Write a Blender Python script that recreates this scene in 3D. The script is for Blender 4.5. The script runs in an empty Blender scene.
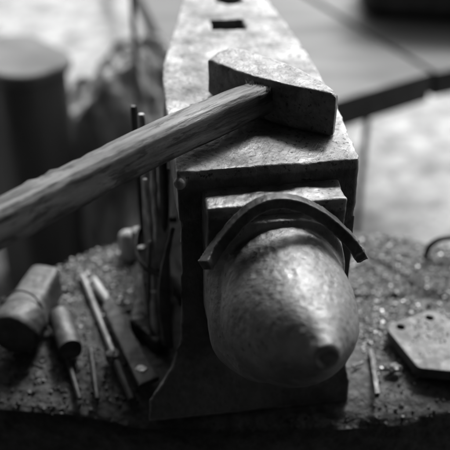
import bpy, bmesh, math, random
from mathutils import Vector, Matrix, noise
R = math.radians
random.seed(7)
sc = bpy.context.scene
col = sc.collection

# ------------------------------------------------------------------ camera
cam = bpy.data.objects.new('camera', bpy.data.cameras.new('camera'))
col.objects.link(cam)
cam.location = (0, 0, 1.06)
cam.rotation_euler = (R(90 - 33), 0, 0)
cam.data.sensor_width = 36
cam.data.lens = 70
cam.data.clip_start = 0.02
cam.data.clip_end = 2000
cam.data.dof.use_dof = True
cam.data.dof.focus_distance = 0.588
cam.data.dof.aperture_fstop = 4.9
cam.data.dof.aperture_blades = 9
sc.camera = cam

# ------------------------------------------------------------------ light
SUN_EL, SUN_AZ = R(50), R(20)          # sun stands behind the anvil, a little to the right
w = bpy.data.worlds.new('World'); sc.world = w; w.use_nodes = True
nt = w.node_tree; nt.nodes.clear()
sky = nt.nodes.new('ShaderNodeTexSky'); sky.sky_type = 'NISHITA'; sky.sun_disc = False
sky.sun_elevation = SUN_EL; sky.sun_rotation = SUN_AZ
sky.air_density = 1.0; sky.dust_density = 5.0
bw = nt.nodes.new('ShaderNodeRGBToBW')
bg = nt.nodes.new('ShaderNodeBackground'); bg.inputs['Strength'].default_value = 0.15
wo = nt.nodes.new('ShaderNodeOutputWorld')
nt.links.new(sky.outputs[0], bw.inputs[0]); nt.links.new(bw.outputs[0], bg.inputs[0]); nt.links.new(bg.outputs[0], wo.inputs[0])
sl = bpy.data.lights.new('sun', 'SUN'); sl.energy = 1.5; sl.angle = R(14)
so = bpy.data.objects.new('sun', sl); col.objects.link(so)
sd = Vector((math.sin(SUN_AZ) * math.cos(SUN_EL), math.cos(SUN_AZ) * math.cos(SUN_EL), math.sin(SUN_EL)))
so.rotation_euler = sd.to_track_quat('Z', 'Y').to_euler(); so.location = (0.6, 1.6, 3)
sc.view_settings.view_transform = 'Standard'; sc.view_settings.look = 'None'
sc.view_settings.exposure = 1.22; sc.view_settings.gamma = 1
sc.cycles.use_denoising = True
sc.cycles.max_bounces = 8

# ------------------------------------------------------------------ materials (a black and white place: all greys)
def mat(name, lo, hi, scale=40, rough=(0.4, 0.7), metal=0.0, bump=0.3, bscale=None, speck=0.0, speck_v=0.05,
        stretch=(1, 1, 1), dist=0.001, detail=8, pits=0.0, pscale=300, contrast=(0.35, 0.65), spec=0.5, spscale=None, worn=None, rotz=0.0, edge=None, scratch=0.0):
    m = bpy.data.materials.new(name); m.use_nodes = True
    n = m.node_tree; N = n.nodes; L = n.links
    p = N['Principled BSDF']
    p.inputs['Specular IOR Level'].default_value = spec
    tc = N.new('ShaderNodeTexCoord'); mp = N.new('ShaderNodeMapping'); mp.inputs['Scale'].default_value = stretch
    m0 = N.new('ShaderNodeMapping'); m0.inputs['Rotation'].default_value = (0, 0, rotz)
    L.new(tc.outputs['Object'], m0.inputs[0]); L.new(m0.outputs[0], mp.inputs[0])
    a = N.new('ShaderNodeTexNoise'); a.inputs['Scale'].default_value = scale; a.inputs['Detail'].default_value = detail
    a.inputs['Roughness'].default_value = 0.65
    L.new(mp.outputs[0], a.inputs[0])
    r = N.new('ShaderNodeValToRGB')
    r.color_ramp.elements[0].position = contrast[0]; r.color_ramp.elements[0].color = (lo, lo, lo, 1)
    r.color_ramp.elements[1].position = contrast[1]; r.color_ramp.elements[1].color = (hi, hi, hi, 1)
    L.new(a.outputs[0], r.inputs[0])
    colr = r.outputs[0]
    if speck > 0:
        s = N.new('ShaderNodeTexNoise'); s.inputs['Scale'].default_value = spscale or scale * 6; s.inputs['Detail'].default_value = 5
        s.inputs['Roughness'].default_value = 0.7
        L.new(mp.outputs[0], s.inputs[0])
        sr = N.new('ShaderNodeValToRGB'); sr.color_ramp.elements[0].position = 0.62 - speck * 0.2
        sr.color_ramp.elements[1].position = 0.67 - speck * 0.2
        L.new(s.outputs[0], sr.inputs[0])
        mx = N.new('ShaderNodeMixRGB'); mx.inputs[2].default_value = (speck_v, speck_v, speck_v, 1)
        L.new(sr.outputs[0], mx.inputs[0]); L.new(colr, mx.inputs[1]); colr = mx.outputs[0]
    p.inputs['Metallic'].default_value = metal
    fac = None
    if worn:      # the working faces are hammered bright above this height, black scale below it
        z0, dlo, dhi = worn
        sx = N.new('ShaderNodeSeparateXYZ'); L.new(tc.outputs['Object'], sx.inputs[0])
        wn = N.new('ShaderNodeTexNoise'); wn.inputs['Scale'].default_value = 90; wn.inputs['Detail'].default_value = 6; L.new(tc.outputs['Object'], wn.inputs[0])
        mz = N.new('ShaderNodeMath'); mz.operation = 'MULTIPLY_ADD'; mz.inputs[1].default_value = 0.006; L.new(wn.outputs[0], mz.inputs[0]); L.new(sx.outputs[2], mz.inputs[2])
        mr = N.new('ShaderNodeMapRange'); mr.inputs['From Min'].default_value = z0 + 0.0010; mr.inputs['From Max'].default_value = z0 + 0.0034; L.new(mz.outputs[0], mr.inputs[0])
        fac = mr.outputs[0]
        dr = N.new('ShaderNodeValToRGB'); dr.color_ramp.elements[0].color = (dlo, dlo, dlo, 1); dr.color_ramp.elements[1].color = (dhi, dhi, dhi, 1)
        dr.color_ramp.elements[0].position = 0.4; dr.color_ramp.elements[1].position = 0.68; L.new(a.outputs[0], dr.inputs[0])
        mx2 = N.new('ShaderNodeMixRGB'); L.new(fac, mx2.inputs[0]); L.new(dr.outputs[0], mx2.inputs[1]); L.new(colr, mx2.inputs[2]); colr = mx2.outputs[0]
        mm = N.new('ShaderNodeMath'); mm.operation = 'MULTIPLY'; mm.inputs[1].default_value = metal; L.new(fac, mm.inputs[0]); L.new(mm.outputs[0], p.inputs['Metallic'])
    b2 = N.new('ShaderNodeTexNoise'); b2.inputs['Scale'].default_value = scale * 2.3; b2.inputs['Detail'].default_value = 6
    L.new(mp.outputs[0], b2.inputs[0]);
    if edge:      # rubbed bright along the exposed edges
        ge = N.new('ShaderNodeNewGeometry'); er = N.new('ShaderNodeMapRange')
        er.inputs['From Min'].default_value = 0.515; er.inputs['From Max'].default_value = 0.56
        en = N.new('ShaderNodeMath'); en.operation = 'MULTIPLY'
        L.new(ge.outputs['Pointiness'], er.inputs[0]); L.new(er.outputs[0], en.inputs[0]); L.new(b2.outputs[0], en.inputs[1])
        mx3 = N.new('ShaderNodeMixRGB'); mx3.inputs[2].default_value = (edge, edge, edge, 1)
        L.new(en.outputs[0], mx3.inputs[0]); L.new(colr, mx3.inputs[1]); colr = mx3.outputs[0]
    L.new(colr, p.inputs['Base Color'])
    rr = N.new('ShaderNodeMapRange'); rr.inputs['From Min'].default_value = 0.3; rr.inputs['From Max'].default_value = 0.7
    rr.inputs['To Min'].default_value = rough[1]; rr.inputs['To Max'].default_value = rough[0]
    L.new(b2.outputs[0], rr.inputs[0]); 
    ro = rr.outputs[0]
    if fac is not None:
        mr2 = N.new('ShaderNodeMixRGB'); mr2.inputs[1].default_value = (0.6, 0.6, 0.6, 1); L.new(fac, mr2.inputs[0]); L.new(ro, mr2.inputs[2]); ro = mr2.outputs[0]
    L.new(ro, p.inputs['Roughness'])
    b = N.new('ShaderNodeTexNoise'); b.inputs['Scale'].default_value = bscale or scale * 5; b.inputs['Detail'].default_value = 8
    b.inputs['Roughness'].default_value = 0.6
    L.new(mp.outputs[0], b.inputs[0])
    bh = b.outputs[0]
    if pits > 0:
        v = N.new('ShaderNodeTexVoronoi'); v.inputs['Scale'].default_value = pscale; v.feature = 'F1'
        L.new(mp.outputs[0], v.inputs[0])
        vm = N.new('ShaderNodeMapRange'); vm.inputs['From Min'].default_value = 0.0; vm.inputs['From Max'].default_value = 0.45
        L.new(v.outputs['Distance'], vm.inputs[0])
        ma = N.new('ShaderNodeMath'); ma.operation = 'MULTIPLY_ADD'; ma.inputs[1].default_value = pits
        L.new(vm.outputs[0], ma.inputs[0]); L.new(bh, ma.inputs[2]); bh = ma.outputs[0]
    if scratch > 0:
        for ang, st in ((0.5, (14, 0.5, 1)), (-0.9, (10, 0.4, 1))):
            q0 = N.new('ShaderNodeMapping'); q0.inputs['Rotation'].default_value = (0, 0, ang); L.new(tc.outputs['Object'], q0.inputs[0])
            q1 = N.new('ShaderNodeMapping'); q1.inputs['Scale'].default_value = st; L.new(q0.outputs[0], q1.inputs[0])
            sn = N.new('ShaderNodeTexNoise'); sn.inputs['Scale'].default_value = 60; sn.inputs['Detail'].default_value = 5; L.new(q1.outputs[0], sn.inputs[0])
            sr2 = N.new('ShaderNodeMapRange'); sr2.inputs['From Min'].default_value = 0.60; sr2.inputs['From Max'].default_value = 0.66; L.new(sn.outputs[0], sr2.inputs[0])
            sm = N.new('ShaderNodeMath'); sm.operation = 'MULTIPLY_ADD'; sm.inputs[1].default_value = -scratch; L.new(sr2.outputs[0], sm.inputs[0]); L.new(bh, sm.inputs[2]); bh = sm.outputs[0]
    bu = N.new('ShaderNodeBump'); bu.inputs['Strength'].default_value = bump; bu.inputs['Distance'].default_value = dist
    L.new(bh, bu.inputs['Height']); L.new(bu.outputs[0], p.inputs['Normal'])
    return m

M = {}
M['anvil'] = mat('anvil_steel', 0.09, 0.24, 26, (0.42, 0.72), 0.7, 0.9, 200, 0.25, 0.05, pits=0.35, pscale=190, spscale=260, worn=(0.7745, 0.03, 0.11), edge=0.35, scratch=0.10)
M['step'] = mat('step_steel', 0.10, 0.32, 40, (0.38, 0.65), 0.75, 0.7, 200, 0.2, 0.08, pits=0.3, pscale=220, spscale=260, worn=(0.7580, 0.03, 0.10), edge=0.35)
M['horn'] = mat('horn_steel', 0.15, 0.25, 50, (0.44, 0.62), 0.75, 0.85, 200, 0.08, 0.09, pits=0.6, pscale=150, spscale=210, scratch=0.07)
M['hammer'] = mat('hammer_steel', 0.10, 0.25, 60, (0.42, 0.65), 0.6, 0.8, 260, 0.15, 0.04, pits=0.3, pscale=300, edge=0.5, scratch=0.08)
M['lit_flank'] = mat('lit_flank_steel', 0.10, 0.24, 50, (0.45, 0.7), 0.4, 0.7, 200, 0.2, 0.02)
M['dark_iron'] = mat('dark_iron', 0.02, 0.07, 60, (0.4, 0.7), 0.5, 0.6, 260, edge=0.4)
M['file_steel'] = mat('file_steel', 0.02, 0.045, 60, (0.55, 0.75), 0.2, 0.5, 260)
M['slim'] = mat('slim_iron', 0.10, 0.28, 60, (0.4, 0.65), 0.4, 0.5, 260)
M['rod_iron'] = mat('rod_iron', 0.25, 0.60, 60, (0.35, 0.6), 0.35, 0.5, 260)
M['grey_iron'] = mat('grey_iron', 0.04, 0.10, 50, (0.45, 0.7), 0.5, 0.4, 260)
M['plate'] = mat('plate_steel', 0.04, 0.09, 60, (0.5, 0.7), 0.3, 0.4, 300, 0.25, 0.08)
M['handle'] = mat('handle_wood', 0.03, 0.20, 60, (0.45, 0.75), 0.0, 1.0, 320, 0.5, 0.02, stretch=(0.16, 1, 1), dist=0.0012, spscale=190, rotz=R(-47), contrast=(0.38, 0.62))
M['stump'] = mat('stump_wood', 0.012, 0.075, 70, (0.5, 0.85), 0.0, 1.0, 120, 0.25, 0.02, dist=0.003)
M['light_cut_dark'] = mat('light_cut_dark', 0.02, 0.05, 20, (0.8, 1.0), 0.0, 0.8, 80, dist=0.006)
M['ground'] = mat('packed_earth', 0.15, 0.42, 13, (0.8, 1.0), 0.0, 0.8, 40, 0.3, 0.16, dist=0.01, spscale=16)
M['bench'] = mat('bench_board', 0.032, 0.055, 6, (0.5, 0.7), 0.0, 0.3, 60, stretch=(0.4, 2, 1))
M['black'] = mat('black_paint_edge_shade', 0.012, 0.03, 20, (0.5, 0.8), 0.0, 0.3, 80)
M['dark_box'] = mat('dark_box_wood', 0.03, 0.07, 14, (0.6, 0.9), 0.0, 0.4, 60, stretch=(1, 1, 0.2))
M['box_top'] = mat('box_top_wood', 0.07, 0.11, 8, (0.6, 0.9), 0.0, 0.4, 60)
M['sack'] = mat('sack_cloth', 0.05, 0.50, 16, (0.8, 1.0), 0.0, 0.8, 60, dist=0.004, stretch=(1, 1, 0.5))
M['peg'] = mat('peg_wood', 0.35, 0.55, 40, (0.6, 0.9), 0.0, 0.5, 160)
M['leather'] = mat('dark_leather', 0.012, 0.035, 50, (0.5, 0.8), 0.0, 0.6, 200)
M['flake_dark'] = mat('flake_dark', 0.02, 0.08, 90, (0.5, 0.75), 0.3, 0.2, 300)
M['flake_light'] = mat('flake_light', 0.18, 0.45, 90, (0.35, 0.6), 0.4, 0.2, 300)
M['light_blocker'] = mat('light_blocker_boards', 0.09, 0.16, 5, (0.7, 0.95), 0.0, 0.5, 40, stretch=(3, 3, 0.4))

# ------------------------------------------------------------------ helpers
def tag(o, label, cat, group=None, kind=None):
    if label: o['label'] = label
    if cat: o['category'] = cat
    if group: o['group'] = group
    if kind: o['kind'] = kind
    return o

def empty(name, loc=(0, 0, 0), rz=0):
    o = bpy.data.objects.new(name, None); col.objects.link(o)
    o.empty_display_size = 0.02; o.location = loc; o.rotation_euler = (0, 0, rz)
    return o

def link(name, bm, material, parent=None, loc=(0, 0, 0), smooth=True, rot=None):
    me = bpy.data.meshes.new(name)
    bmesh.ops.recalc_face_normals(bm, faces=bm.faces)
    bm.to_mesh(me); bm.free()
    if smooth:
        for p in me.polygons: p.use_smooth = True
    o = bpy.data.objects.new(name, me); col.objects.link(o)
    for m_ in (material if isinstance(material, list) else [material]): me.materials.append(m_)
    o.location = loc
    if rot: o.rotation_euler = rot
    if parent: o.parent = parent
    return o

def bake(o, mods):
    """apply modifiers into the mesh"""
    for t, kw in mods:
        md = o.modifiers.new('m', t)
        for k, v in kw.items(): setattr(md, k, v)
    dg = bpy.context.evaluated_depsgraph_get()
    me = bpy.data.meshes.new_from_object(o.evaluated_get(dg))
    o.modifiers.clear()
    old = o.data; mats = list(old.materials); o.data = me
    me.materials.clear()
    for m_ in mats: me.materials.append(m_)
    for p in me.polygons: p.use_smooth = True
    me.name = o.name
    return o

def forge(o, voxel=0.0015, amp=0.0006, freq=60, smooth=3, amp2=0.0002, freq2=260, seed=0):
    """unite overlapping closed pieces and give them soft, hammered, worn edges"""
    bake(o, [('REMESH', dict(mode='VOXEL', voxel_size=voxel)), ('SMOOTH', dict(factor=0.5, iterations=smooth))])
    me = o.data
    off = Vector((seed * 3.1, seed * 1.7, seed))
    displace(o, lambda c: noise.noise(c * freq + off) * amp + noise.noise(c * freq2 + off) * amp2)
    return o

def displace(o, fn):
    """move every vertex along its normal by fn(co)"""
    me = o.data
    pts = [(v.co.copy(), v.normal.copy()) for v in me.vertices]
    flat = []
    for c, n in pts: flat.extend(c + n * fn(c))
    me.vertices.foreach_set('co', flat); me.update()

def prism(bm, pts, z0, z1):
    a = [bm.verts.new((x, y, z0)) for x, y in pts]; b = [bm.verts.new((x, y, z1)) for x, y in pts]
    n = len(pts)
    bm.faces.new(a[::-1]); bm.faces.new(b)
    for i in range(n): bm.faces.new((a[i], a[(i + 1) % n], b[(i + 1) % n], b[i]))

def loft(bm, rings, cap=True):
    vs = [[bm.verts.new(p) for p in r] for r in rings]
    n = len(rings[0])
    for i in range(len(vs) - 1):
        for k in range(n):
            bm.faces.new((vs[i][k], vs[i][(k + 1) % n], vs[i + 1][(k + 1) % n], vs[i + 1][k]))
    if cap:
        bm.faces.new(vs[0][::-1]); bm.faces.new(vs[-1])

def rect_ring(x0, x1, y0, y1, z): return [(x0, y0, z), (x1, y0, z), (x1, y1, z), (x0, y1, z)]

def box(bm, x0, x1, y0, y1, z0, z1): loft(bm, [rect_ring(x0, x1, y0, y1, z0), rect_ring(x0, x1, y0, y1, z1)])

def sweep(bm, path, sec, up=(0, 0, 1), twist=None, scale=None):
    """sweep the closed 2-D outline sec along path; sec x = sideways, y = up"""
    P = [Vector(p) for p in path]; rings = []
    for i, p in enumerate(P):
        t = (P[min(i + 1, len(P) - 1)] - P[max(i - 1, 0)]).normalized()
        u = Vector(up); s = t.cross(u).normalized(); u = s.cross(t).normalized()
        a = twist(i / (len(P) - 1)) if twist else 0
        k = scale(i / (len(P) - 1)) if scale else (1, 1)
        if not isinstance(k, tuple): k = (k, k)
        ss = s * math.cos(a) + u * math.sin(a); uu = u * math.cos(a) - s * math.sin(a)
        rings.append([tuple(p + ss * x * k[0] + uu * y * k[1]) for x, y in sec])
    loft(bm, rings)

def circ(r, n=14): return [(r * math.cos(2 * math.pi * k / n), r * math.sin(2 * math.pi * k / n)) for k in range(n)]

def resample(path, n):
    P = [Vector(p) for p in path]
    out = []
    m = len(P) - 1
    for i in range(n):
        t = i / (n - 1) * m; k = min(int(t), m - 1); f = t - k
        p0, p1, p2, p3 = P[max(k - 1, 0)], P[k], P[k + 1], P[min(k + 2, m)]
        out.append(0.5 * ((2 * p1) + (p2 - p0) * f + (2 * p0 - 5 * p1 + 4 * p2 - p3) * f * f + (3 * p1 - p0 - 3 * p2 + p3) * f ** 3))
    return out

# ------------------------------------------------------------------ ground and added light blockers
bm = bmesh.new()
xs = [-600, -60, -8] + [-3 + i * 0.05 for i in range(121)] + [8, 60, 600]
ys = [-600, -60, -6] + [-1 + i * 0.05 for i in range(121)] + [12, 60, 600]
def gh(x, y):
    f = max(0, 1 - abs(x) / 8) * max(0, 1 - abs(y - 2) / 8)
    return f * (noise.noise(Vector((x * 1.3, y * 1.3, 0))) * 0.03 + noise.noise(Vector((x * 7, y * 7, 3))) * 0.012)
G = [[bm.verts.new((x, y, gh(x, y))) for x in xs] for y in ys]
for j in range(len(ys) - 1):
    for i in range(len(xs) - 1):
        bm.faces.new((G[j][i], G[j][i + 1], G[j + 1][i + 1], G[j + 1][i]))
tag(link('ground', bm, M['ground']), 'pale packed earth ground behind the anvil', 'ground', kind='structure')

bm = bmesh.new()  # dark sheet added to keep bounced light off the anvil front
for poly in ([(-0.85, -1.55), (2.15, -1.55), (2.15, 1.25), (1.2, 1.42), (0.5, 1.36), (-0.1, 1.45), (-0.25, 1.9), (-0.85, 2.05)],):
    prism(bm, poly, -0.1, 0.045)
tag(link('light_cut_floor', bm, M['light_cut_dark'], smooth=False), 'dark floor added under the anvil stump to cut bounced light', 'floor', kind='structure')
rt = empty('light_blocker', (0, -1.6, 0))  # added out of view to keep sky and sun off the front
bm = bmesh.new(); box(bm, -0.9, 2.2, -0.05, 0, 0, 2.3); link('blocker_back', bm, M['light_blocker'], rt, smooth=False)
bm = bmesh.new(); box(bm, -0.95, -0.9, -0.05, 3.0, 0, 2.3); link('blocker_side', bm, M['light_blocker'], rt, smooth=False)
bm = bmesh.new(); box(bm, 2.2, 2.25, -0.05, 1.6, 0, 2.3); link('blocker_side', bm, M['light_blocker'], rt, smooth=False)
bm = bmesh.new(); box(bm, -1.0, 2.3, -0.1, 3.15, 2.3, 2.35); link('blocker_top', bm, M['light_blocker'], rt, smooth=False)
tag(rt, 'dark open-fronted boarded shed over the smith\'s standing place', 'light_blocker')

# ------------------------------------------------------------------ stump
ZS = 0.57
bm = bmesh.new()
outl = [(-0.29, 0.53), (-0.252, 0.575), (-0.2044, 0.630), (-0.1585, 0.684), (-0.128, 0.712), (-0.0952, 0.7269), (0.0, 0.738), (0.09, 0.744),
        (0.1572, 0.7396), (0.2235, 0.7181), (0.30, 0.665), (0.345, 0.58), (0.345, 0.535), (0.30, 0.507), (0.2, 0.498), (0.12, 0.488), (0.02, 0.482), (-0.06, 0.486), (-0.12, 0.500), (-0.2, 0.508), (-0.27, 0.512)]
oc = resample([(x, y, 0) for x, y in outl] + [(outl[0][0], outl[0][1], 0)], 161)[:-1]
cx, cy = 0.04, 0.585
rings = []
def stump_ring(k, z, jit=0.0):
    out = []
    for i, p in enumerate(oc):
        x, y = cx + (p.x - cx) * k, cy + (p.y - cy) * k
        j = 1 + jit * noise.noise(Vector((p.x * 30, p.y * 30, z * 3)))
        out.append((cx + (x - cx) * j, cy + (y - cy) * j, z))
    return out
for z in (0.0, 0.1, 0.2, 0.3, 0.4, 0.48, 0.53, 0.555): rings.append(stump_ring(1.0 + (0.08 if z < .05 else 0), z, 0.02))
rings.append(stump_ring(0.985, 0.567, 0.02))
for k in [0.97 - 0.97 * i / 70 for i in range(70)]:
    rings.append([(x, y, ZS) for x, y, z in stump_ring(max(k, 0.01), ZS, 0.02)])
def crack(x, y):
    d = 0
    # radial checks of the log and the long crack at the right
    for (x0, y0, x1, y1, wd, dp) in ((0.10, 0.632, 0.30, 0.640, 0.0016, 0.010), (-0.18, 0.655, -0.06, 0.60, 0.0013, 0.006),
                                     (0.14, 0.70, 0.21, 0.60, 0.001, 0.005), (0.05, 0.50, 0.19, 0.475, 0.0015, 0.006)):
        vx, vy = x1 - x0, y1 - y0; L = math.hypot(vx, vy)
        t = ((x - x0) * vx + (y - y0) * vy) / L / L
        if 0 < t < 1:
            e = abs((x - x0) * vy - (y - y0) * vx) / L + 0.004 * noise.noise(Vector((x * 60, y * 60, 1)))
            if abs(e) < wd * 2: d = max(d, dp * (1 - abs(e) / wd / 2))
    return d
def top_h(x, y):
    return (-0.012 * max(0, (0.535 + 0.02 * min(1, max(0, -x * 12)) - y) / 0.045) ** 1.8 + noise.noise(Vector((x * 14, y * 14, 0))) * 0.003 + noise.noise(Vector((x * 60, y * 60, 5))) * 0.0014
            + noise.noise(Vector((x * 170, y * 170, 9))) * 0.0008 - crack(x, y))
loft(bm, rings)
o = link('tree_stump', bm, M['stump'])
for v in o.data.vertices:
    if v.co.z > 0.56: v.co.z += top_h(v.co.x, v.co.y)
tag(o, 'broad dark wooden stump carrying the anvil, its top strewn with scale', 'stump')

# ------------------------------------------------------------------ anvil (local: x = width, y = from front edge back to heel, z from stump)
PSI = R(8)
anvil = empty('anvil', (0.028, 0.504, 0), PSI)
tag(anvil, 'large worn blacksmith anvil on the stump with its blunt horn pointing forwards', 'anvil')
bm = bmesh.new()
face = [(-0.060, -0.003), (-0.0592, 0.075), (-0.0575, 0.150), (-0.0546, 0.178), (-0.047, 0.215), (-0.0224, 0.335), (0.0, 0.44), (0.05, 0.44), (0.0595, 0.324), (0.0675, 0.20), (0.0683, 0.168), (0.0683, 0.091), (0.0622, -0.001)]
fr = [(-0.0595, -0.0015), (-0.058, 0.19), (0.064, 0.19), (0.0615, 0.0005)]
def ring8(dx, y0, y1, z, waist):
    a, b = (y0 + 0.035), (y1 - 0.035); m = (y0 + y1) / 2
    L_, R_ = -0.0595, 0.0625
    return [(L_ - dx, y0, z), (R_ + dx * .25, y0, z), (R_ + dx * .25 - waist * .5, a, z), (R_ - waist, m, z), (R_ + dx * .85 - waist * .6, b, z), (R_ + dx - waist * .5, y1, z),
            (L_ + waist * .5 - dx, y1, z), (L_ + waist - dx * .85, b, z), (L_ + waist, m, z), (L_ + waist * .8 - dx * .75, a, z)]
loft(bm, [ring8(0.030, -0.008, 0.215, 0.5655, 0.016), ring8(0.029, -0.007, 0.213, 0.585, 0.016), ring8(0.018, -0.004, 0.20, 0.598, 0.020), ring8(0.009, -0.002, 0.19, 0.615, 0.022),
          ring8(0.003, -0.001, 0.185, 0.640, 0.022), ring8(0.0005, 0.0, 0.185, 0.67, 0.020), ring8(0.0, 0.0, 0.19, 0.735, 0.016), ring8(-0.0005, 0.0005, 0.19, 0.775, 0.012)])
# heel underside tapering back
loft(bm, [[(-0.050, 0.16, 0.70), (0.058, 0.16, 0.70), (0.058, 0.16, 0.76), (-0.050, 0.16, 0.76)],
          [(-0.045, 0.235, 0.72), (0.055, 0.235, 0.72), (0.055, 0.235, 0.76), (-0.045, 0.235, 0.76)]])
bmesh.ops.create_icosphere(bm, subdivisions=3, radius=0.0042, matrix=Matrix.Translation((-0.0585, -0.003, 0.7725)))
body = link('body', bm, M['anvil'], anvil)
bm = bmesh.new(); face[0] = (-0.060, -0.0015); prism(bm, face, 0.742, 0.780); slab = link('slab', bm, M['anvil'], anvil)
for hp in ([(-0.0040, 0.2500), (0.0262, 0.2485), (0.0262, 0.2755), (-0.0037, 0.2765)],
           [(0.022 + 0.0135 * math.cos(a * math.pi / 10), 0.330 + 0.0135 * math.sin(a * math.pi / 10)) for a in range(20)]):
    bmc = bmesh.new(); prism(bmc, hp, 0.7, 0.9); cut = link('cutter', bmc, M['anvil'], anvil)
    bpy.context.view_layer.update()
    bake(slab, [('BOOLEAN', dict(operation='DIFFERENCE', object=cut, solver='EXACT'))])
    bpy.data.objects.remove(cut)
bm = bmesh.new(); bm.from_mesh(body.data); bm.from_mesh(slab.data); bm.to_mesh(body.data); bm.free()
bpy.data.objects.remove(slab)
forge(body, 0.0013, 0.0007, 45, 3, 0.00035, 190, 1)
body.data.materials.append(M['lit_flank'])  # paler steel painted in as light along the left front edge
for p in body.data.polygons:
    if p.normal.x < -0.4 and p.center.z < 0.772 and (p.center.y < 0.014 + 0.003 * noise.noise(p.center * 90)): p.material_index = 1
# nicks along the edges of the face
for v in body.data.vertices:
    if v.co.z > 0.768:
        x, y = v.co.x, v.co.y
        e = min(abs(y + 0.002), abs(x + 0.0595) if y < .2 else 1, abs(x - 0.066) if y < .2 else 1)
        if e < 0.005:
            k = max(0, noise.noise(Vector((x * 55, y * 55, 4))) - 0.12) + 0.4 * max(0, noise.noise(Vector((x * 190, y * 190, 8))) - 0.2)
            v.co.z -= k * 0.004 * (1 - e / 0.005)
body.data.update()

bm = bmesh.new()
loft(bm, [rect_ring(-0.038, 0.042, -0.004, 0.006, 0.63), rect_ring(-0.0435, 0.0475, -0.0210, 0.004, 0.68), rect_ring(-0.0440, 0.0485, -0.0262, 0.004, 0.7655)])
step = link('cutting_table', bm, M['step'], anvil)
forge(step, 0.0012, 0.0010, 60, 5, 0.0004, 200, 2)

def se(c, n): return math.copysign(abs(c) ** (2 / n), c)
def horn_rings(secs, n=40):
    out = []
    m = len(secs) - 1
    P = [[Vector((s[0], s[1], s[2])) for s in secs], [Vector((s[3], s[4], s[5])) for s in secs]]
    A = resample(P[0], m * 7 + 1); B = resample(P[1], m * 7 + 1)
    for a, b in zip(A, B):
        s, wc, hw = a; zt, zb, ex = b
        out.append([(wc + hw * se(math.cos(2 * math.pi * k / n), ex), s, (zt + zb) / 2 + (zt - zb) / 2 * se(math.sin(2 * math.pi * k / n), ex)) for k in range(n)])
    return out
bm = bmesh.new()
loft(bm, horn_rings([(-.010, .003, .0425, .752, .645, 2.2), (-.050, .0038, .0438, .752, .650, 2.1), (-.075, .0038, .0428, .7510, .660, 2.0), (-.095, .0042, .0368, .7495, .671, 2.0),
                     (-.112, .0060, .0272, .7475, .687, 2.0), (-.123, .0078, .0182, .7450, .702, 2.0), (-.130, .0088, .0120, .7430, .714, 2.0), (-.1365, .0092, .0086, .7420, .7225, 2.0), (-.1388, .0092, .0070, .7412, .7232, 2.0)]))
loft(bm, horn_rings([(-.010, .002, .0475, .757, .640, 3.2), (-.0300, .002, .0475, .757, .640, 3.0), (-.0330, .002, .0470, .7525, .640, 3.0), (-.036, .001, .0465, .738, .645, 3.4), (-.055, .001, .0445, .725, .650, 3.0), (-.085, .002, .034, .705, .665, 2.4)]))
horn = link('horn', bm, M['horn'], anvil)
forge(horn, 0.0012, 0.0009, 40, 4, 0.00025, 170, 3)
for v in horn.data.vertices:      # blunt tip, dished in the middle with a raised worn rim
    if v.co.y < -0.122:
        d = math.hypot(v.co.x - 0.0096, v.co.z - 0.7318)
        v.co.y += 0.0045 * max(0, 1 - (d / 0.0062) ** 2)
horn.data.update()

# ------------------------------------------------------------------ bent bar straddling the horn
pts = [(-0.0478, 0.7375), (-0.0430, 0.7400), (-0.0368, 0.7460), (-0.0280, 0.7570), (-0.0172, 0.7690), (-0.0014, 0.7740), (0.0148, 0.7705), (0.0318, 0.7595), (0.0461, 0.7440), (0.0540, 0.7330), (0.0570, 0.7270)]
cp, sp = math.cos(PSI), math.sin(PSI)
def AW(x, y, z): return Vector((0.028 + x * cp - y * sp, 0.504 + x * sp + y * cp, z))
path = resample([(x, -0.0345 - 0.004 * abs(x) / 0.05 - (0.010 if i == 0 else 0.004 if i == 1 else 0), z) for i, (x, z) in enumerate(pts)], 60)
bm = bmesh.new()
sec = [(-0.0040, -0.0040), (0.0040, -0.0040), (0.0040, 0.0040), (-0.0040, 0.0040)]
def arch_scale(t):
    return 1.0 if t < 0.9 else 1 + (t - 0.9) * 1.0
for _ in range(14): path = [path[0]] + [(path[i - 1] + path[i] * 2 + path[i + 1]) / 4 for i in range(1, len(path) - 1)] + [path[-1]]
P = [Vector(p) for p in path]; rings = []
cc = Vector((0.005, -0.0345, 0.70))
for i, p in enumerate(P):
    t = (P[min(i + 1, len(P) - 1)] - P[max(i - 1, 0)]).normalized()
    s = Vector((0, 1, 0)); s = (s - t * s.dot(t)).normalized(); u = s.cross(t).normalized()
    k = arch_scale(i / (len(P) - 1))
    rings.append([tuple(p + s * a * k + u * b * k) for a, b in sec])
loft(bm, rings)
bar = link('bent_bar', bm, M['dark_iron'], None, (0.028, 0.504, 0), rot=(0, 0, PSI))
forge(bar, 0.0007, 0.0005, 120, 2, 0.0002, 400, 4)
displace(bar, lambda c: noise.noise(c * 260) * 0.0015 if c.x > 0.052 else 0)   # torn right end
tag(bar, 'dark curved iron bar with a square cut end straddling the anvil horn', 'iron bar')

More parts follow.
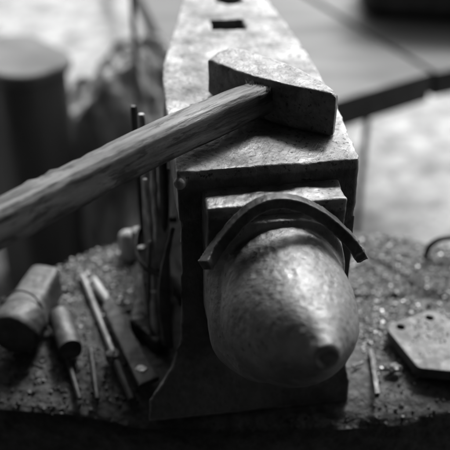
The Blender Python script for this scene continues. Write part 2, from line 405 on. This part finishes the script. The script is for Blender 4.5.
# ------------------------------------------------------------------ hammer
hz0, hz1 = 0.7803, 0.8128
hammer = empty('hammer', (0.026, 0.577, hz0), 0)
tag(hammer, 'cross peen hammer with wooden handle lying across the anvil face', 'hammer')
plan = [(-0.0126, 0.6112), (-0.004, 0.5995), (0.0115, 0.5830), (0.0200, 0.5755), (0.0327, 0.5656), (0.0493, 0.5545), (0.0749, 0.5425), (0.0770, 0.5475), (0.0640, 0.5730), (0.0491, 0.5923), (0.034, 0.6085), (0.0150, 0.6275), (0.0030, 0.6340), (-0.006, 0.6265)]
bm = bmesh.new()
L = [(x - 0.026, y - 0.577) for x, y in plan]
def shr(k, z, zl): # shrink a ring about the centre line and lower it at the poll
    c = Vector((0.003, 0.010))
    out = []
    for x, y in L:
        t = min(1, max(0, (x + 0.039) / 0.05))
        out.append((c.x + (x - c.x) * k, c.y + (y - c.y) * k, z + zl * (1 - t)))
    return out
H = hz1 - hz0
loft(bm, [shr(0.955, 0.0, 0.0015), shr(1.0, 0.0015, 0.0015), shr(1.0, H - 0.0025, -0.0015), shr(0.93, H, -0.0025)])
head = link('head', bm, M['hammer'], hammer)
forge(head, 0.0008, 0.0006, 70, 4, 0.00018, 300, 5)
# handle
hpath = resample([(0.012, 0.013, 0.0165), (-0.0048, -0.0096, 0.0165), (-0.0155, -0.0195, 0.0165), (-0.0741, -0.079, 0.0160), (-0.1508, -0.169, 0.016), (-0.1761, -0.198, 0.0165), (-0.225, -0.252, 0.018)], 140)
hw, hh, ch = 0.0112, 0.0104, 0.0030
hsec = []
for (x, y) in [(-hw + ch, -hh), (hw - ch, -hh), (hw, -hh + ch), (hw, hh - ch), (hw - ch, hh), (-hw + ch, hh), (-hw, hh - ch), (-hw, -hh + ch)]: hsec.append((x, y))
fine = []
for i in range(8):
    a, b = hsec[i], hsec[(i + 1) % 8]
    for k in range(6): fine.append((a[0] + (b[0] - a[0]) * k / 6, a[1] + (b[1] - a[1]) * k / 6))
bm = bmesh.new()
sweep(bm, hpath, fine, twist=lambda t: R(-6 - 4 * t), scale=lambda t: (1.0 + 0.02 * math.sin(t * 9), 1.0 + 0.36 * max(0, t - 0.28)))
handle = link('handle', bm, M['handle'], hammer)
ax = Vector((-0.68, -0.73, 0)).normalized()
def gnarl(c):
    a = c.dot(ax); q = c - ax * a
    g = Vector((a * 18, q.x * 160, q.z * 160 + q.y * 90))
    d = noise.noise(g) * 0.0002 + noise.noise(Vector((a * 45, q.x * 60, q.z * 60 + 7))) * 0.0005 + noise.noise(Vector((a * 9, 0, 3))) * 0.0008
    s = noise.noise(Vector((a * 130 + q.z * 300, q.y * 40, 11)))
    if 0.150 < a < 0.20 and s > 0.12: d += (s - 0.12) * 0.0035
    d -= 0.0009 * math.exp(-((a - 0.138 - q.z * 0.8) / 0.0016) ** 2) + 0.0006 * (a > 0.138)      # step where the grip begins
    return d
displace(handle, gnarl)
bm = bmesh.new()      # torn wood fibres where the handle enters the eye
for k in range(110):
    u = random.uniform(-0.0105, 0.0105); zt = 0.0252 if random.random() < 0.75 else random.uniform(0.010, 0.024)
    base = Vector((0.000, -0.0045, zt + 0.0012)) + Vector((0.73, -0.68, 0)) * u + ax * random.uniform(0.001, 0.006)
    d = Vector((random.uniform(-0.6, 0.6), random.uniform(-0.3, 0.6), random.uniform(0.5, 1.3))).normalized() * random.uniform(0.0012, 0.0034)
    s = d.cross(Vector((random.random(), random.random(), 0.2))).normalized() * 0.00042
    s2 = d.cross(s).normalized() * 0.00042
    p0 = [bm.verts.new(base - Vector((0, 0, 0.001)) + q) for q in (s, s2, -s, -s2)]; tip = bm.verts.new(base + d)
    for i in range(4): bm.faces.new((p0[i], p0[(i + 1) % 4], tip))
link('splinters', bm, M['peg'], handle, smooth=False)['kind'] = 'stuff'

# ------------------------------------------------------------------ tools beside the anvil
def rod(name, p0, p1, r, m, label, cat, group=None, sides=14, bend=0.0, tip=None, sec=None, extra=None, seed=0):
    """a worn iron rod or bar from p0 to p1 with its origin at p0"""
    p0, p1 = Vector(p0), Vector(p1); d = p1 - p0
    up = Vector((0, 0, 1)) if abs(d.normalized().z) < 0.9 else Vector((0, 1, 0))
    n = 22; side = d.cross(up).normalized()
    path = [d * (i / n) + side * bend * math.sin(math.pi * i / n) for i in range(n + 1)]
    bm = bmesh.new()
    def prof(t):
        k = tip(t) if tip else 1.0
        return k * (0.72 if t > 0.999 or t < 0.001 else 1.0)
    path = [path[0], path[0].lerp(path[1], 0.18)] + path[1:-1] + [path[-1].lerp(path[-2], 0.18), path[-1]]
    sweep(bm, path, sec or circ(r, sides), up=up, scale=prof)
    if extra: extra(bm, d)
    o = link(name, bm, m, None, p0)
    displace(o, lambda c: noise.noise(c * 130 + Vector((seed, seed * 2, 0))) * min(r * 0.12, 0.0008))
    bev = o.modifiers.new('b', 'EDGE_SPLIT'); bev.split_angle = R(50)
    tag(o, label, cat, group)
    return o
GT = 'tools standing in the rack at the left of the anvil'
rod('iron_rod', (-0.0680, 0.628, 0.582), (-0.0725, 0.632, 0.762), 0.0026, M['black'], 'tall thin dark rod at the left edge of the tool rack', 'rod', GT, bend=0.001, seed=1)
rod('steel_punch', (-0.0640, 0.605, 0.580), (-0.0655, 0.622, 0.760), 0.0031, M['rod_iron'], 'pale round punch whose end sticks up behind the hammer handle', 'punch', GT, seed=2)
rod('steel_punch', (-0.0555, 0.610, 0.600), (-0.0560, 0.617, 0.740), 0.0027, M['dark_iron'], 'dark thick punch second from the anvil in the rack', 'punch', GT, bend=0.001, seed=3)
rod('cold_chisel', (-0.0510, 0.590, 0.606), (-0.0510, 0.600, 0.735), 0.0027, M['rod_iron'], 'chisel with a bright mushroomed lower end in the tool rack', 'chisel', GT,
    tip=lambda t: 1.35 if t < 0.1 else (0.75 if 0.4 < t < 0.6 else 1.0), seed=4)
rod('iron_strip', (-0.0475, 0.560, 0.582), (-0.0445, 0.592, 0.728), 0.003, M['dark_iron'], 'dark flat curved strip of iron leaning against the anvil side', 'iron strip', GT,
    sec=[(-0.0040, -0.0012), (0.0040, -0.0012), (0.0040, 0.0012), (-0.0040, 0.0012)], bend=0.004, tip=lambda t: 0.6 + 0.9 * math.sin(math.pi * min(1, t + 0.1)), seed=5)
rod('round_bar', (-0.0580, 0.566, 0.580), (-0.0590, 0.580, 0.618), 0.0038, M['rod_iron'], 'short fat round bar standing upright at the foot of the rack', 'bar', GT, seed=6)
rod('iron_rod', (-0.0720, 0.645, 0.585), (-0.078, 0.640, 0.640), 0.0045, M['dark_iron'], 'stubby dark rod standing before the pale peg', 'rod', GT, seed=7)
rk = empty('tool_rack', (-0.062, 0.60, 0.575))
tag(rk, 'dark iron strap rack holding upright tools against the anvil side', 'tool rack')
bm = bmesh.new()
strap = resample([(0.014, -0.034, 0.068), (0.006, -0.028, 0.068), (-0.004, -0.020, 0.068), (-0.011, -0.004, 0.069), (-0.013, 0.020, 0.070), (-0.009, 0.040, 0.070), (0.004, 0.048, 0.070), (0.020, 0.048, 0.070)], 40)
sweep(bm, strap, [(-0.0011, -0.003), (0.0011, -0.003), (0.0011, 0.003), (-0.0011, 0.003)])
link('strap', bm, M['leather'], rk)
bm = bmesh.new()
prism(bm, [(-0.018, -0.018), (0.006, -0.046), (0.012, -0.040), (0.014, 0.03), (-0.004, 0.062), (-0.020, 0.05)], -0.004, 0.010)
link('tray', bm, M['leather'], rk); forge(bpy.data.objects['tray'], 0.0015, 0.003, 60, 3, 0.001, 200, 3)
rod('iron_rod', (-0.0600, 0.585, 0.585), (-0.0630, 0.598, 0.715), 0.0022, M['rod_iron'], 'thin grey rod in front of the pale round punch in the rack', 'rod', GT, bend=-0.0015, seed=21)
rod('curved_bar', (-0.0450, 0.548, 0.584), (-0.0400, 0.566, 0.690), 0.004, M['grey_iron'], 'broad dark curved bar nearest the camera in the rack', 'bar', GT, bend=0.007,
    sec=[(-0.0030, -0.0018), (0.0030, -0.0018), (0.0036, 0.0018), (-0.0036, 0.0018)], tip=lambda t: 0.5 + 0.6 * math.sin(math.pi * min(1, t + 0.15)), seed=24)
rod('iron_rod', (-0.0685, 0.640, 0.590), (-0.0620, 0.645, 0.735), 0.0022, M['rod_iron'], 'slanting thin rod behind the pale punch in the rack', 'rod', GT, seed=25)
rod('iron_rod', (-0.0600, 0.560, 0.580), (-0.0700, 0.610, 0.630), 0.0024, M['grey_iron'], 'short rod leaning away from the camera at the rack foot', 'rod', GT, seed=26)
rod('cold_chisel', (-0.0655, 0.590, 0.578), (-0.0690, 0.602, 0.648), 0.0030, M['rod_iron'], 'stubby chisel with flared head at the outer foot of the rack', 'chisel', GT, tip=lambda t: 1.3 if t > 0.9 else 1.0, seed=27)
for x0, y0, z0, x1, y1, z1, r_, mm, lab in (
        (-0.0590, 0.622, 0.600, -0.0600, 0.628, 0.745, 0.0019, 'slim', 'wiry rod between the pale round punch and the dark thick punch'),
        (-0.0500, 0.615, 0.590, -0.0525, 0.622, 0.748, 0.0024, 'dark_iron', 'dark rod behind the chisel at the back of the rack'),
        (-0.0545, 0.570, 0.582, -0.0520, 0.585, 0.690, 0.0022, 'dark_iron', 'short dark rod in front of the lumpy ragged bar'),
        (-0.0500, 0.556, 0.580, -0.0490, 0.570, 0.655, 0.0026, 'slim', 'low grey rod beside the broad curved bar'),
        (-0.0640, 0.575, 0.580, -0.0600, 0.580, 0.668, 0.0018, 'dark_iron', 'thin low rod at the outer front of the rack')):
    rod('iron_rod', (x0, y0, z0), (x1, y1, z1), r_, M[mm], lab, 'rod', GT, bend=0.001, seed=int(r_ * 1e5))
rod('iron_bar', (-0.0530, 0.575, 0.622), (-0.0560, 0.592, 0.742), 0.0024, M['rod_iron'], 'rusted lumpy bar with a ragged lower end in the rack middle', 'bar', GT, tip=lambda t: 0.8 + 0.45 * math.sin(t * 19) ** 2, seed=22)
rod('steel_punch', (-0.0485, 0.578, 0.630), (-0.0475, 0.588, 0.738), 0.0032, M['grey_iron'], 'grey punch nearest the anvil side, hanging short of the tray', 'punch', GT, seed=23)

# pale peg behind the rack
bm = bmesh.new()
sweep(bm, [(0, 0, -0.01), (0, 0, 0.012), (0, 0.001, 0.024), (0, 0.002, 0.031), (0, 0.003, 0.034)], circ(0.0098, 24), up=(0, 1, 0), scale=lambda t: [1, 1, 1, 0.9, 0.55][int(round(t * 4))])
o = link('wooden_peg', bm, M['peg'], None, (-0.0930, 0.700, 0.563)); tag(o, 'pale round-topped wooden peg on the stump rim behind the tool rack', 'peg')

# ------------------------------------------------------------------ things lying on the stump, left
def oncol(name, bm, m, loc, rz, label, cat, tilt=(0, 0), f=None, group=None):
    o = link(name, bm, m, None, loc, rot=(R(tilt[0]), R(tilt[1]), R(rz)))
    if f: forge(o, *f)
    return tag(o, label, cat, group)
# sledge head: round poll towards the camera, square wedge behind
bm = bmesh.new()
rr = []
for (y, hw_, hh_, ex) in ((0.0, 0.0195, 0.0185, 2.0), (0.004, 0.021, 0.020, 2.0), (0.022, 0.021, 0.020, 2.2), (0.034, 0.0175, 0.017, 3.0), (0.044, 0.0155, 0.0155, 6.0), (0.074, 0.0135, 0.0165, 7.0), (0.078, 0.0125, 0.0155, 7.0)):
    rr.append([(hw_ * se(math.cos(2 * math.pi * k / 48), ex), y, 0.0195 + hh_ * se(math.sin(2 * math.pi * k / 48), ex)) for k in range(48)])
loft(bm, rr)
oncol('sledge_head', bm, M['grey_iron'], (-0.1745, 0.5530, 0.573), -12, 'loose sledge hammer head with round poll lying at the left of the stump', 'hammer head', f=(0.0012, 0.001, 40, 2, 0.0003, 200, 6))
bm = bmesh.new()
sweep(bm, resample([(-0.023, 0.010, 0.000), (-0.022, 0.014, 0.022), (-0.010, 0.026, 0.042), (0.004, 0.030, 0.0425), (0.016, 0.026, 0.034), (0.021, 0.020, 0.018), (0.034, 0.016, 0.004), (0.052, 0.018, 0.002)], 50), circ(0.0008, 8))
oncol('iron_wire', bm, M['black'], (-0.1745, 0.5530, 0.573), -12, 'thin black wire looped over the loose sledge hammer head', 'wire')
# round bar end
rod('round_bar', (-0.1265, 0.546, 0.583), (-0.1430, 0.592, 0.582), 0.0098, M['grey_iron'], 'short thick round bar lying beside the loose sledge hammer head', 'bar', sides=28, seed=8)
rod('iron_rod', (-0.1160, 0.510, 0.563), (-0.1300, 0.546, 0.573), 0.0022, M['grey_iron'], 'thin rod running forwards from under the thick round bar', 'rod', seed=9)
rod('iron_rod', (-0.1020, 0.510, 0.563), (-0.1130, 0.560, 0.573), 0.0020, M['grey_iron'], 'thin rod lying in the middle of the left foreground grit', 'rod', seed=10)
rod('iron_rod', (-0.0905, 0.545, 0.575), (-0.1340, 0.662, 0.5745), 0.0028, M['slim'], 'long slim pale rod lying left of the flat bar', 'rod', seed=11)
rod('iron_rod', (-0.0740, 0.508, 0.564), (-0.0900, 0.542, 0.575), 0.0032, M['grey_iron'], 'short rod pointing at the camera between flat bar and grit', 'rod', seed=12)
rod('drift_pin', (-0.1010, 0.610, 0.577), (-0.1215, 0.652, 0.577), 0.0038, M['peg'], 'short pale tapered pin lying at the tip of the flat bar', 'pin', tip=lambda t: 1.0 - 0.35 * abs(t - 0.5) * 2, seed=13)
# flat bar
bm = bmesh.new()
pf = [(0.000, 0.000), (0.0150, 0.011), (-0.0335, 0.1135), (-0.0385, 0.1090), (-0.0400, 0.097)]
prism(bm, pf, 0, 0.0045)
o = oncol('flat_bar', bm, M['file_steel'], (-0.0672, 0.5040, 0.5790), 0, 'flat dark grey steel bar with pointed tip lying against the anvil foot', 'steel bar', tilt=(-0.5, 3), f=(0.001, 0.0004, 60, 2, 0.0002, 200, 7))
# nuts and lumps
def lump(name, loc, r, m, label, cat, sq=(1, 1, 0.7), seed=0, group=None):
    bm = bmesh.new(); bmesh.ops.create_icosphere(bm, subdivisions=4, radius=r)
    for v in bm.verts:
        n_ = noise.noise(v.co * (1.6 / r) + Vector((seed, 0, 0)))
        v.co *= 1 + 0.35 * n_
        v.co.x *= sq[0]; v.co.y *= sq[1]; v.co.z *= sq[2]
    return tag(link(name, bm, m, None, loc), label, cat, group)
lump('iron_lump', (-0.0930, 0.545, 0.577), 0.0062, M['grey_iron'], 'rough slag lump at the near end of the long slim rod', 'slag lump', seed=1)
lump('iron_lump', (-0.0830, 0.556, 0.576), 0.0042, M['grey_iron'], 'smaller slag lump touching the flat bar', 'slag lump', seed=4)
lump('iron_lump', (-0.0668, 0.523, 0.582), 0.0048, M['rod_iron'], 'smooth pale oval lump on the near end of the flat bar', 'slag lump', (1.3, 0.9, 0.5), 2)
lump('iron_lump', (-0.1600, 0.598, 0.586), 0.0060, M['peg'], 'pale lump between the sledge head and the thick round bar', 'slag lump', (1.5, 0.9, 0.7), 3)

# ------------------------------------------------------------------ right of the anvil
bm = bmesh.new()
def rcorner(cx_, cy_, r, a0, a1, n=7): return [(cx_ + r * math.cos(R(a0 + (a1 - a0) * i / n)), cy_ + r * math.sin(R(a0 + (a1 - a0) * i / n))) for i in range(n + 1)]
# plate outline in world, origin at its near corner
PX = -0.003
pc = [((0.1540, 0.5235), 0.004), ((0.1350, 0.5760), 0.009), ((0.1830, 0.6000), 0.010), ((0.2400, 0.5100), 0.003)]
pl = []
for i, (c, r) in enumerate(pc):      # round every corner of the outline
    c = Vector(c) ; a = (Vector(pc[i - 1][0]) - c).normalized() * r; b = (Vector(pc[(i + 1) % 4][0]) - c).normalized() * r
    for k in range(7):
        t = k / 6; q = c + a * (1 - t) ** 2 + b * t * t; pl.append((q.x, q.y))
ox, oy = 0.15, 0.523
prism(bm, [(x - ox, y - oy) for x, y in pl], 0, 0.010)
plate = link('drilled_plate', bm, M['plate'], None, (ox, oy, 0.574), smooth=False)
bmc = bmesh.new()
for hx, hy in ((0.1488, 0.5745), (0.1757, 0.5868)): prism(bmc, [(hx - ox + 0.0035 * math.cos(a * math.pi / 12), hy - oy + 0.0035 * math.sin(a * math.pi / 12)) for a in range(24)], -0.02, 0.03)
cut = link('cutter', bmc, M['plate'], None, (ox, oy, 0.574))
bpy.context.view_layer.update()
bake(plate, [('BOOLEAN', dict(operation='DIFFERENCE', object=cut, solver='EXACT')), ('REMESH', dict(mode='VOXEL', voxel_size=0.0007)), ('SMOOTH', dict(factor=0.5, iterations=2))])
bpy.data.objects.remove(cut)
tag(plate, 'grey steel plate with rounded corners and two drilled holes', 'plate')
bm = bmesh.new(); prism(bm, [(0, 0), (0.0036, 0.0004), (0.0060, 0.052), (0.0022, 0.053)], 0, 0.005)
oncol('square_bar', bm, M['dark_iron'], (0.1175, 0.502, 0.572), 0, 'thin dark square bar on the stump left of the drilled plate', 'bar', f=(0.0007, 0.0004, 80, 1, 0.0002, 200, 8))
lump('iron_lump', (0.1365, 0.5330, 0.576), 0.0052, M['dark_iron'], 'flat dark washer-like lump by the near corner of the drilled plate', 'slag lump', (1.3, 1.0, 0.5), 6)
rod('bent_nail', (0.104, 0.535, 0.575), (0.113, 0.541, 0.574), 0.0012, M['dark_iron'], 'short dark nail lying between the horn and the square bar', 'nail', seed=14)
# iron ring behind the rim
bm = bmesh.new()
sweep(bm, resample([(-0.045, 0.0, -0.03), (-0.043, 0.0, -0.008), (-0.037, 0.0, 0.001), (-0.025, 0.001, 0.005), (0.0, 0.003, 0.003), (0.03, 0.004, -0.002), (0.05, 0.004, -0.012), (0.055, 0.004, -0.03)], 50), circ(0.0028, 12), up=(0, 1, 0))
o = link('iron_hoop', bm, M['black'], None, (0.240, 0.700, 0.585)); tag(o, 'curved black iron hoop at the back right rim of the stump', 'hoop')

# ------------------------------------------------------------------ scale and grit on the stump
def inside(x, y):
    c = False; n = len(outl)
    for i in range(n):
        x0, y0 = outl[i]; x1, y1 = outl[(i + 1) % n]
        if (y0 > y) != (y1 > y) and x < (x1 - x0) * (y - y0) / (y1 - y0) + x0: c = not c
    return c
def in_foot(x, y):
    dx, dy = x - 0.028, y - 0.504
    lx, ly = dx * cp + dy * sp, -dx * sp + dy * cp
    return -0.092 < lx < 0.094 and -0.014 < ly < 0.217
def flake_bm(count, smin, smax, seed, dens):
    rnd = random.Random(seed); bm = bmesh.new(); k = 0
    while k < count:
        x, y = rnd.uniform(-0.26, 0.33), rnd.uniform(0.484, 0.735)
        if not inside(x, y) or in_foot(x, y) or rnd.random() > dens(x, y): continue
        k += 1
        s = smin + (smax - smin) * rnd.random() ** 3
        z = ZS + top_h(x, y) + s * 0.25 + rnd.random() * 0.0008
        n = rnd.choice((4, 5, 6)); a0 = rnd.random() * 6.28
        q = Matrix.Rotation(rnd.gauss(0, 0.35), 3, 'X') @ Matrix.Rotation(rnd.gauss(0, 0.35), 3, 'Y')
        th = s * rnd.uniform(0.12, 0.5)
        ring = [Vector((s * rnd.uniform(0.6, 1.1) * math.cos(a0 + 6.283 * i / n), s * rnd.uniform(0.5, 1.0) * math.sin(a0 + 6.283 * i / n), 0)) for i in range(n)]
        a = [bm.verts.new(q @ (p - Vector((0, 0, th / 2))) + Vector((x, y, z))) for p in ring]
        b = [bm.verts.new(q @ (p * 0.8 + Vector((0, 0, th / 2))) + Vector((x, y, z))) for p in ring]
        bm.faces.new(a[::-1]); bm.faces.new(b)
        for i in range(n): bm.faces.new((a[i], a[(i + 1) % n], b[(i + 1) % n], b[i]))
    return bm
def dl(x, y):
    if y < (0.545 if x < -0.02 else 0.525) + 0.01 * noise.noise(Vector((x * 50, y * 50, 0))): return 0.0
    d = 0.03 + 0.20 * min(1, max(0, (y - 0.54) / 0.04)) + 0.75 * math.exp(-((x - 0.125) ** 2 / 0.002 + (y - 0.62) ** 2 / 0.008)) + 0.8 * math.exp(-((x + 0.12) ** 2 / 0.002 + (y - 0.68) ** 2 / 0.003))
    return min(1, d) * (0.35 + 0.9 * max(0, noise.noise(Vector((x * 35, y * 35, 2))) + 0.25))
o = link('scale_flakes', flake_bm(4000, 0.0004, 0.0022, 1, dl), M['flake_light'], smooth=False)
tag(o, 'bright flakes of forge scale scattered over the stump top', 'scale', kind='stuff')
o = link('grit', flake_bm(9000, 0.0004, 0.0024, 2, lambda x, y: 0.6 + 0.4 * dl(x, y)), M['flake_dark'], smooth=False)
tag(o, 'dark grit and slag crumbs covering the stump top', 'grit', kind='stuff')
rnd = random.Random(5); bm = bmesh.new()
for k in range(120):
    x, y = rnd.gauss(0.170, 0.012), rnd.gauss(0.570, 0.012)
    if not (0.152 < x < 0.195 and 0.54 < y < 0.595): continue
    s = rnd.uniform(0.0003, 0.0011)
    m4 = Matrix.Translation((x, y, 0.5842 + s * 0.4)) @ Matrix.Rotation(rnd.random() * 6, 4, 'Z') @ Matrix.Diagonal((1, 0.7, 0.6, 1))
    bmesh.ops.create_icosphere(bm, subdivisions=1, radius=s, matrix=m4)
tag(link('crumbs', bm, M['flake_light'], smooth=False), 'pale metal crumbs scattered on the drilled plate', 'crumbs', kind='stuff')

# ------------------------------------------------------------------ background right: low bench
bench = empty('work_bench', (0.30, 1.6, 0))
tag(bench, 'low grey bench of two wide boards standing behind the anvil', 'bench')
def bprism(name, pts, z0, z1, m, bev=0.003):
    bm = bmesh.new(); prism(bm, [(x - 0.30, y - 1.6) for x, y in pts], z0, z1)
    o = link(name, bm, m, bench, smooth=False)
    o.data.materials.append(M['black'])      # edge shade put into the colour: side faces made near black
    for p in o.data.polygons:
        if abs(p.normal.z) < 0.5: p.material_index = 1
    b = o.modifiers.new('bevel', 'BEVEL'); b.width = bev; b.segments = 3
    return o
# front edge direction from (0.1887,1.316) to (0.3643,1.431)
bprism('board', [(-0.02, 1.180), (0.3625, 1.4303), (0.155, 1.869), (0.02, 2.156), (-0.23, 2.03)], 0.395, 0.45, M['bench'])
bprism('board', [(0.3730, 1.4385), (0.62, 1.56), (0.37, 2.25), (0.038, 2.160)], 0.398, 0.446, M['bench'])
for x, y in ((0.247, 1.375), (0.56, 1.60), (-0.10, 1.95), (0.34, 2.12)):
    bm = bmesh.new(); sweep(bm, [(x - 0.30, y - 1.6, 0), (x - 0.30, y - 1.6, 0.397)], circ(0.0055, 12), up=(0, 1, 0)); link('leg', bm, M['black'], bench)
bm = bmesh.new(); box(bm, -0.42, 0.42, -0.10, 0.10, 0, 0.22)
o = link('tool_chest', bm, M['dark_box'], None, (0.70, 1.76, 0.4465), smooth=False, rot=(0, 0, R(-8))); b = o.modifiers.new('b', 'BEVEL'); b.width = 0.03; b.segments = 4
tag(o, 'long black tool chest standing on the far end of the bench', 'chest')

# ------------------------------------------------------------------ background left
blk = empty('chopping_block', (-0.3313, 1.2669, 0), R(43))
tag(blk, 'dark round-cornered chopping block with pale top standing at the far left', 'block')
def rbox(bm, x0, x1, y0, y1, r, z0, z1):
    pts = []
    for cx_, cy_, a0 in ((x1 - r, y1 - r, 0), (x0 + r, y1 - r, 90), (x0 + r, y0 + r, 180), (x1 - r, y0 + r, 270)):
        pts += [(cx_ + r * math.cos(R(a0 + k * 11.25)), cy_ + r * math.sin(R(a0 + k * 11.25))) for k in range(9)]
    prism(bm, pts, z0, z1)
bm = bmesh.new(); rbox(bm, 0.004, 0.125, 0.004, 0.180, 0.050, 0, 0.484); link('trunk', bm, M['dark_box'], blk, smooth=False)
bm = bmesh.new(); rbox(bm, -0.004, 0.134, -0.004, 0.188, 0.055, 0.485, 0.505); o = link('top_slab', bm, M['box_top'], blk, smooth=False); b = o.modifiers.new('b', 'BEVEL'); b.width = 0.006; b.segments = 3
# slumped sack
bm = bmesh.new(); bmesh.ops.create_icosphere(bm, subdivisions=6, radius=1)
for v in bm.verts:
    c = v.co.copy()
    f = 1 + 0.30 * noise.noise(c * 1.9 + Vector((3, 0, 0))) + 0.16 * noise.noise(Vector((c.x * 6, c.y * 6, c.z * 2.2))) + 0.07 * noise.noise(Vector((c.x * 14, c.y * 14, c.z * 6))) + 0.03 * noise.noise(c * 30)
    z = (se(c.z, 2.2) * 0.5 + 0.5)
    wd = 1.35 - 0.45 * z
    v.co = Vector((c.x * 0.140 * f * wd - 0.05 * (1 - z), c.y * 0.12 * f * wd, z * 0.50 * (0.75 + 0.25 * f)))
o = link('sack', bm, M['sack'], None, (-0.168, 1.47, -0.02)); tag(o, 'crumpled mottled grey sack slumped behind the tool rack', 'sack')
# thin upright rod in front of the sack
rod('iron_rod', (-0.120, 1.22, 0.0), (-0.128, 1.20, 0.92), 0.0042, M['dark_iron'], 'tall thin blurred rod standing upright before the grey sack', 'rod', bend=0.006, seed=15)
# long pole lying on the ground far behind
rod('iron_pole', (0.0, 1.98, 0.50), (-0.44, 3.2, 0.02), 0.016, M['dark_iron'], 'dark pole sloping away behind the anvil heel', 'pole', seed=16)
